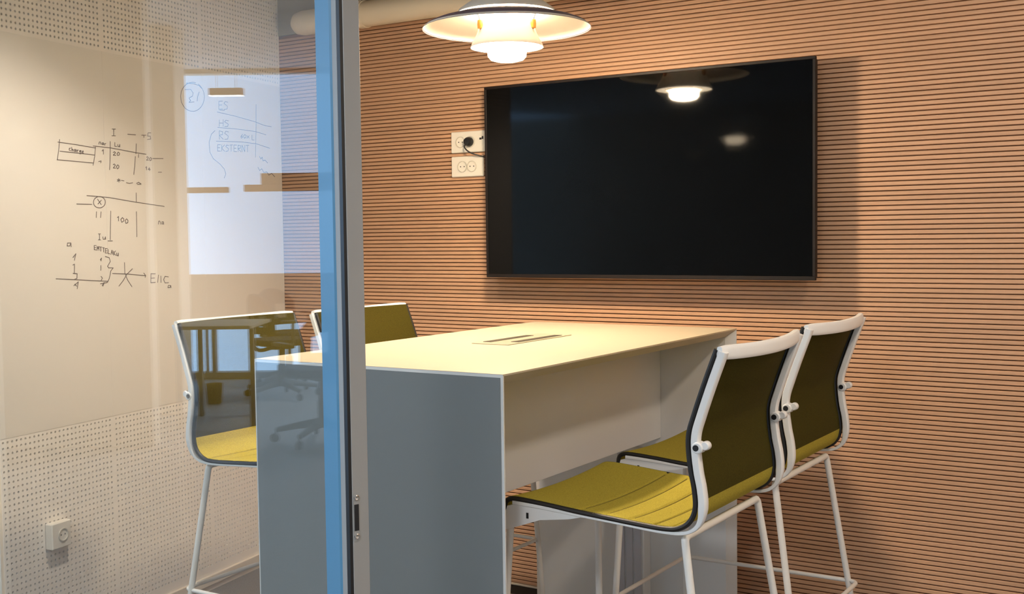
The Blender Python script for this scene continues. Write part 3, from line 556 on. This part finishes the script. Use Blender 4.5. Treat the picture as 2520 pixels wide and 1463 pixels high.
# ---------------------------------------------------------------- pendant lamp
Z = 1.974                                              # rim of the large shade
pl = empty('pendant_lamp', (LX, LY, 0), label='white multi-shade pendant lamp glowing above the table', category='lamp')
def thick(P, th=.0016): return P+[(rr, z+th) for rr, z in P[::-1]]
def shade(nm, P, m, **k): return obj(nm, MB().lathe(thick(P), n=72), m, pl, smooth=True, **k)
shade('large_shade', [(.2500, Z-.002), (.2490, Z), (.235, Z+.009), (.21, Z+.019), (.18, Z+.028), (.15, Z+.034), (.12, Z+.039), (.10, Z+.042)], M_shade, label='wide saucer shade glowing inside')
obj('shade_rim', MB().lathe([(.2502, Z-.0015), (.2365, Z+.0115), (.2115, Z+.0215), (.18, Z+.0305), (.165, Z+.035)], n=72), M_shadeout, pl, smooth=True, label='dark plum top face of the wide shade')
shade('upper_shade', [(.146, Z+.044), (.142, Z+.052), (.12, Z+.068), (.094, Z+.084), (.06, Z+.102), (.04, Z+.12), (.03, Z+.15)], M_shade, label='upper dome shade')
shade('middle_shade', [(.1075, Z-.056), (.106, Z-.050), (.098, Z-.036), (.089, Z-.018), (.083, Z+.002), (.081, Z+.010)], M_shade, label='bell-shaped middle shade')
obj('inner_ring', MB().lathe(thick([(.0805, Z+.0105), (.066, Z+.018), (.055, Z+.026)]), n=48), M_red, pl, smooth=True, label='salmon ring on top of the middle shade')
shade('lower_shade', [(.070, Z-.058), (.066, Z-.052), (.050, Z-.040), (.030, Z-.034)], M_shade, label='small shade holding the glowing cup')
glow = mat('lamp_glow', (1, 1, 1), .6, emit=(1, .79, .53), es=262)
glow2 = mat('ring_glow', (1, 1, 1), .6, emit=(1, .82, .58), es=9)
obj('added_glow_ring', MB().lathe([(.071, Z-.0535), (.103, Z-.0545), (.103, Z-.0525), (.071, Z-.0515), (.071, Z-.0535)], n=48), glow2, pl, smooth=True, label='glowing ring added under the middle shade')  # emissive ring added to widen the lamp's downward glow
obj('opal_cup', MB().lathe([(0, Z-.098), (.030, Z-.097), (.048, Z-.092), (.057, Z-.082), (.058, Z-.060), (.050, Z-.056), (0, Z-.055)], n=40), glow, pl, smooth=True, label='glowing opal cup at the bottom of the lamp')
for a in (239.7, 5.7, 122.7):
    ar = math.radians(a); c_, s_ = math.cos(ar), math.sin(ar)
    mb = MB().tube([(c_*.060, s_*.060, Z-.048), (c_*.084, s_*.084, Z+.002), (c_*.088, s_*.088, Z+.02), (c_*.11, s_*.11, Z+.075), (c_*.05, s_*.05, Z+.114)], .0022, 6)
    s1 = obj('strut', mb, M_steel, pl)
    mb = MB().lathe([(0, -.014), (.0075, -.012), (.0085, 0), (.0075, .012), (0, .014)], n=12, R=lambda v: Vector((c_*.0875+v.x, s_*.0875+v.y, Z+.006+v.z)))
    obj('strut_sleeve', mb, M_brass, s1, smooth=True)
obj('stem', MB().lathe([(.03, Z+.15), (.028, Z+.19), (.012, Z+.205), (.006, Z+.215)], n=24), M_shade, pl, smooth=True)
obj('cord', MB().tube([(0, 0, Z+.21), (0, 0, CEIL-.03)], .003, 8), M_white, pl, smooth=True)
obj('canopy', MB().lathe([(.055, CEIL), (.055, CEIL-.02), (.03, CEIL-.035), (0, CEIL-.036)], n=32), M_white, pl, smooth=True)

# ---------------------------------------------------------------- the office behind the camera, seen as a reflection
OA = math.radians(203.35)
OC = Vector((.628, 2.053, 0)); OD = Vector((math.cos(OA), math.sin(OA), 0)); OB = Vector((-math.sin(OA), math.cos(OA), 0))
def OF(fw, la, h=0): return OC+OD*fw+OB*la+Vector((0, 0, h))
def Ro(v): return OF(v.x, v.y, v.z)
def lat(px, fw): return (px-1260)/2858.4*fw
def hgt(py, px, fw): return H+(583-.0129*(px-550)-py)/2858.4*fw
OCE = 3.0; FWI = 11.45
obj('floor_office', MB().box((-5.5, -7.5, -.12), (FWI, 8, -.003), R=Ro), M_ocarpet, kind='structure')
obj('ceiling_office', MB().box((-5.5, -7.5, OCE), (FWI, 8, OCE+.1), R=Ro), M_panel, kind='structure')
obj('wall_office_near', MB().box((-13, -7.1, 0), (4, -7, OCE)), M_owall, kind='structure')
obj('wall_office_right', MB().box((4, -7, 0), (4.1, 5, OCE)), M_owall, kind='structure')
obj('wall_office_rear', MB().box((-13, 5, 0), (4, 5.1, OCE)), M_owall, kind='structure')
# facade: openings to the sky
FW = 11.3; la0 = lat(445, FW); la1 = 3.2
fac = empty('wall_office_facade', OF(FW, la0), kind='structure')
def fch(nm, a, b, m, **k): return child(obj(nm, MB().rbox(a, b, .003, R=Ro), m, **k), fac)
z_s0, z_s1, z_h = .57, 1.02, 2.96
fch('facade_wall', (FW, -6.5, 0), (FW+.15, la0, OCE), M_owall)
fch('spandrel', (FW, la0, z_s0), (FW+.15, la1, z_s1), M_ofix, label='beige band between upper and lower glazing')
fch('head_beam', (FW, la0, z_h), (FW+.15, la1, OCE), M_owall)
fch('plinth', (FW, la0, 0), (FW+.15, la1, .06), M_mull)
k = la0+.34
for (px, pw) in ((506, 5), (524, 11)):
    c = lat(px, FW); fch('mullion', (FW+.01, c-pw*.002, .06), (FW+.09, c+pw*.002, z_s0), M_mull)
wn = empty('window_1', OF(FW, la0), kind='structure')
child(obj('glass_pane', MB().box((FW+.05, la0, z_s1), (FW+.06, la1, z_h), R=Ro), M_glass), wn)
child(obj('glass_pane', MB().box((FW+.05, la0, .06), (FW+.06, la1, z_s0), R=Ro), M_glass), wn)
# timber rails hung before the glass
f2 = 11.0
for (p0, p1, y0, y1) in ((448, 571, 456, 470), (609, 900, 449, 466), (651, 900, 421, 448)):
    fch('transom', (f2, lat(p0, f2), hgt(y1, p0, f2)), (f2+.05, lat(p1, f2), hgt(y0, p0, f2)), M_timber)
# column and return wall that fill the left of the reflection
obj('wall_office_partition', MB().rbox((7.6, -5.6, 0), (7.75, lat(372, 7.6), OCE), .003, R=Ro), M_owall, kind='structure')
obj('wall_office_column', MB().rbox((9.0, lat(366, 9.0), 0), (9.3, lat(446, 9.0), OCE), .006, R=Ro), M_owall, kind='structure')

def linear_lamp(fw, l0, l1, h, label, es):
    t = empty('linear_lamp', OF(fw, (l0+l1)/2, h), label=label, category='lamp')
    child(obj('housing', MB().rbox((fw-.03, l0, h), (fw+.03, l1, h+.05), .003, R=Ro), M_grey), t)
    child(obj('diffuser', MB().box((fw-.025, l0+.005, h-.004), (fw+.025, l1-.005, h-.0005), R=Ro), mat('strip_%d' % int(es*10), (1, 1, 1), .6, emit=(.95, .97, 1), es=es)), t)
    for l in (l0+.05, l1-.05): child(obj('suspension', MB().tube([OF(fw, l, h+.05), OF(fw, l, OCE)], .002, 5), M_steel), t)
    return t
linear_lamp(8.2, lat(532, 8.2), lat(614, 8.2), hgt(232, 570, 8.2), 'short linear pendant lamp hanging in front of the office windows', 6)

# desk and office chairs
dk = empty('office_desk', OF(8.6, lat(590, 8.6)), label='plain office desk on thin legs by the windows, mirrored in the glass', category='desk')
D0, D1 = lat(452, 8.6), lat(640, 8.6)
child(obj('desktop', MB().rbox((8.3, D0, .715), (9.0, D1, .74), .003, R=Ro), M_ofix), dk)
for (fw, l) in ((8.36, lat(620, 8.36)), (8.94, lat(620, 8.94)), (8.36, D0+.03), (8.94, D0+.03)):
    child(obj('leg', MB().rbox((fw-.02, l-.02, 0), (fw+.02, l+.02, .715), .002, R=Ro), M_mull), dk)
bn = empty('waste_bin', OF(9.6, lat(524, 9.6)), label='small brown waste bin on the office carpet, mirrored in the stool back', category='bin')
mbb = MB().lathe([(0, .004), (.06, .004), (.07, .16), (.074, .165), (.067, .16), (.056, .012), (0, .012)], n=24)
obj('bucket', mbb, M_bin, bn, smooth=True)

def office_chair():
    t = empty('office_chair')
    for k in range(5):
        a = 2*PI*k/5+.3; c_, s_ = math.cos(a), math.sin(a)
        arm = obj('base_arm', MB().tube([(0, 0, .135), (c_*.15, s_*.15, .115), (c_*.31, s_*.31, .085)], [.034, .024, .017], 10), M_grey, t, smooth=True)
        mb = MB().lathe([(.0, -.012), (.028, -.012), (.032, 0), (.028, .012), (0, .012)], n=16, R=lambda v: Vector((c_*.32-s_*(v.z+.0), s_*.32+c_*(v.z), .032)) + Vector((c_*v.x, s_*v.x, v.y)))
        mb.tube([(c_*.31, s_*.31, .05), (c_*.31, s_*.31, .09)], .007, 8)
        obj('caster', mb, M_hole, arm, smooth=True)
    obj('gas_column', MB().lathe([(.03, .10), (.03, .28), (.018, .281), (.018, .43)], n=18), M_grey, t, smooth=True)
    obj('mechanism', MB().rbox((-.10, -.08, .42), (.10, .08, .455), .008), M_grey, t)
    n_ = 28; prof = []
    mb = MB(); 
    pts = []
    for k in range(n_):
        a = 2*PI*k/n_; e = .6
        pts.append((math.copysign(abs(math.cos(a))**e, math.cos(a))*.235, math.copysign(abs(math.sin(a))**e, math.sin(a))*.235))
    for j, (sc_, z) in enumerate(((.85, .455), (1, .468), (1, .490), (.93, .508), (.5, .512))):
        mb.v += [(x*sc_, y*sc_, z) for x, y in pts]
        if j:
            for k in range(n_): mb.f.append(((j-1)*n_+k, (j-1)*n_+(k+1) % n_, j*n_+(k+1) % n_, j*n_+k))
    mb.f += [tuple(range(n_))[::-1], tuple(4*n_+k for k in range(n_))]
    obj('seat', mb, M_navy, t, smooth=True)
    # curved backrest with two openings below a domed top
    mb = MB(); R_ = .30
    def bp(a, z, d): return (-.20-.06*(z-.55)+.06*(a/.25)**2-d, a, z)
    def strip(a0, a1, zf0, zf1, n=8):
        base = len(mb.v)
        for i in range(n+1):
            a = a0+(a1-a0)*i/n
            for d in (0, .03):
                mb.v.append(bp(a, zf0(a), d)); mb.v.append(bp(a, zf1(a), d))
        for i in range(n):
            q = base+i*4
            for f_ in ((0, 1, 5, 4), (2, 6, 7, 3), (0, 4, 6, 2), (1, 3, 7, 5)): mb.f.append(tuple(q+x for x in f_))
        mb.f.append((base, base+2, base+3, base+1)); q = base+n*4; mb.f.append((q, q+1, q+3, q+2))
    dome = lambda a: .90-.10*(a/.225)**2-.03*(a/.225)**6
    strip(-.225, .225, lambda a: .755, dome, 14)
    strip(-.225, -.165, lambda a: .62, lambda a: .7549, 3); strip(.165, .225, lambda a: .62, lambda a: .7549, 3)
    strip(-.03, .03, lambda a: .62, lambda a: .7549, 3); strip(-.225, .225, lambda a: .56, lambda a: .6199, 14)
    obj('backrest', mb, M_navy, t, smooth=False)
    obj('back_bar', MB().tube(smoothpath([(-.05, 0, .44), (-.20, 0, .42), (-.255, 0, .50), (-.24, 0, .60)], 5), .016, 8), M_grey, t, smooth=True)
    for sd in (-1, 1):
        obj('armrest', MB().tube(fillet([(-.02, sd*.17, .45), (-.02, sd*.27, .46), (-.02, sd*.27, .655)], .03), .012, 8).rbox((-.12, sd*.27-.03, .655), (.12, sd*.27+.03, .68), .008), M_grey, t, smooth=True)
    return t
oc0 = office_chair()
for i, (fw, px, rz, lb) in enumerate(((9.9, 690, .9, 'dark office chair mirrored just above the stool back in the glass'),
                                   (11.0, 700, 2.2, 'dark office chair farthest back, mirrored behind the first one beside the slats'),
                                   (7.7, 790, -.6, 'dark office chair mirrored large over the grey table end, its casters low'))):
    o = oc0 if i == 0 else copy_tree(oc0)
    o.location = OF(fw, lat(px, fw)); o.rotation_euler = (0, 0, OA+rz)
    if i == 1: o.location = OF(10.65, lat(712, 10.65))
    o['label'] = lb; o['category'] = 'chair'; o['group'] = 'office chairs by the windows'

# unseen ceiling panels added to light the office and the table end
def fill_panel(x, y, dx, dy, es, lb):
    t = empty('office_fill', (x, y, OCE-.03), label=lb, category='lamp', group='added office fill panels')
    obj('frame', MB().rbox((-dx-.02, -dy-.02, 0), (dx+.02, dy+.02, .029), .004), M_white, t)
    obj('diffuser', MB().box((-dx, -dy, -.004), (dx, dy, -.0005)), mat('panel_glow_%d' % int(es*10), (1, 1, 1), .6, emit=(.93, .96, 1), es=es), t)
for (x, y, es, lb) in ((-.6, -1.6, 25, 'added square fill panel over the office behind the camera'), (-1.6, -4.2, 16, 'added square fill panel farthest behind the camera'), (-8.3, -1.6, 38, 'added square fill panel close to the office windows')):
    fill_panel(x, y, .5, .3, es, lb)
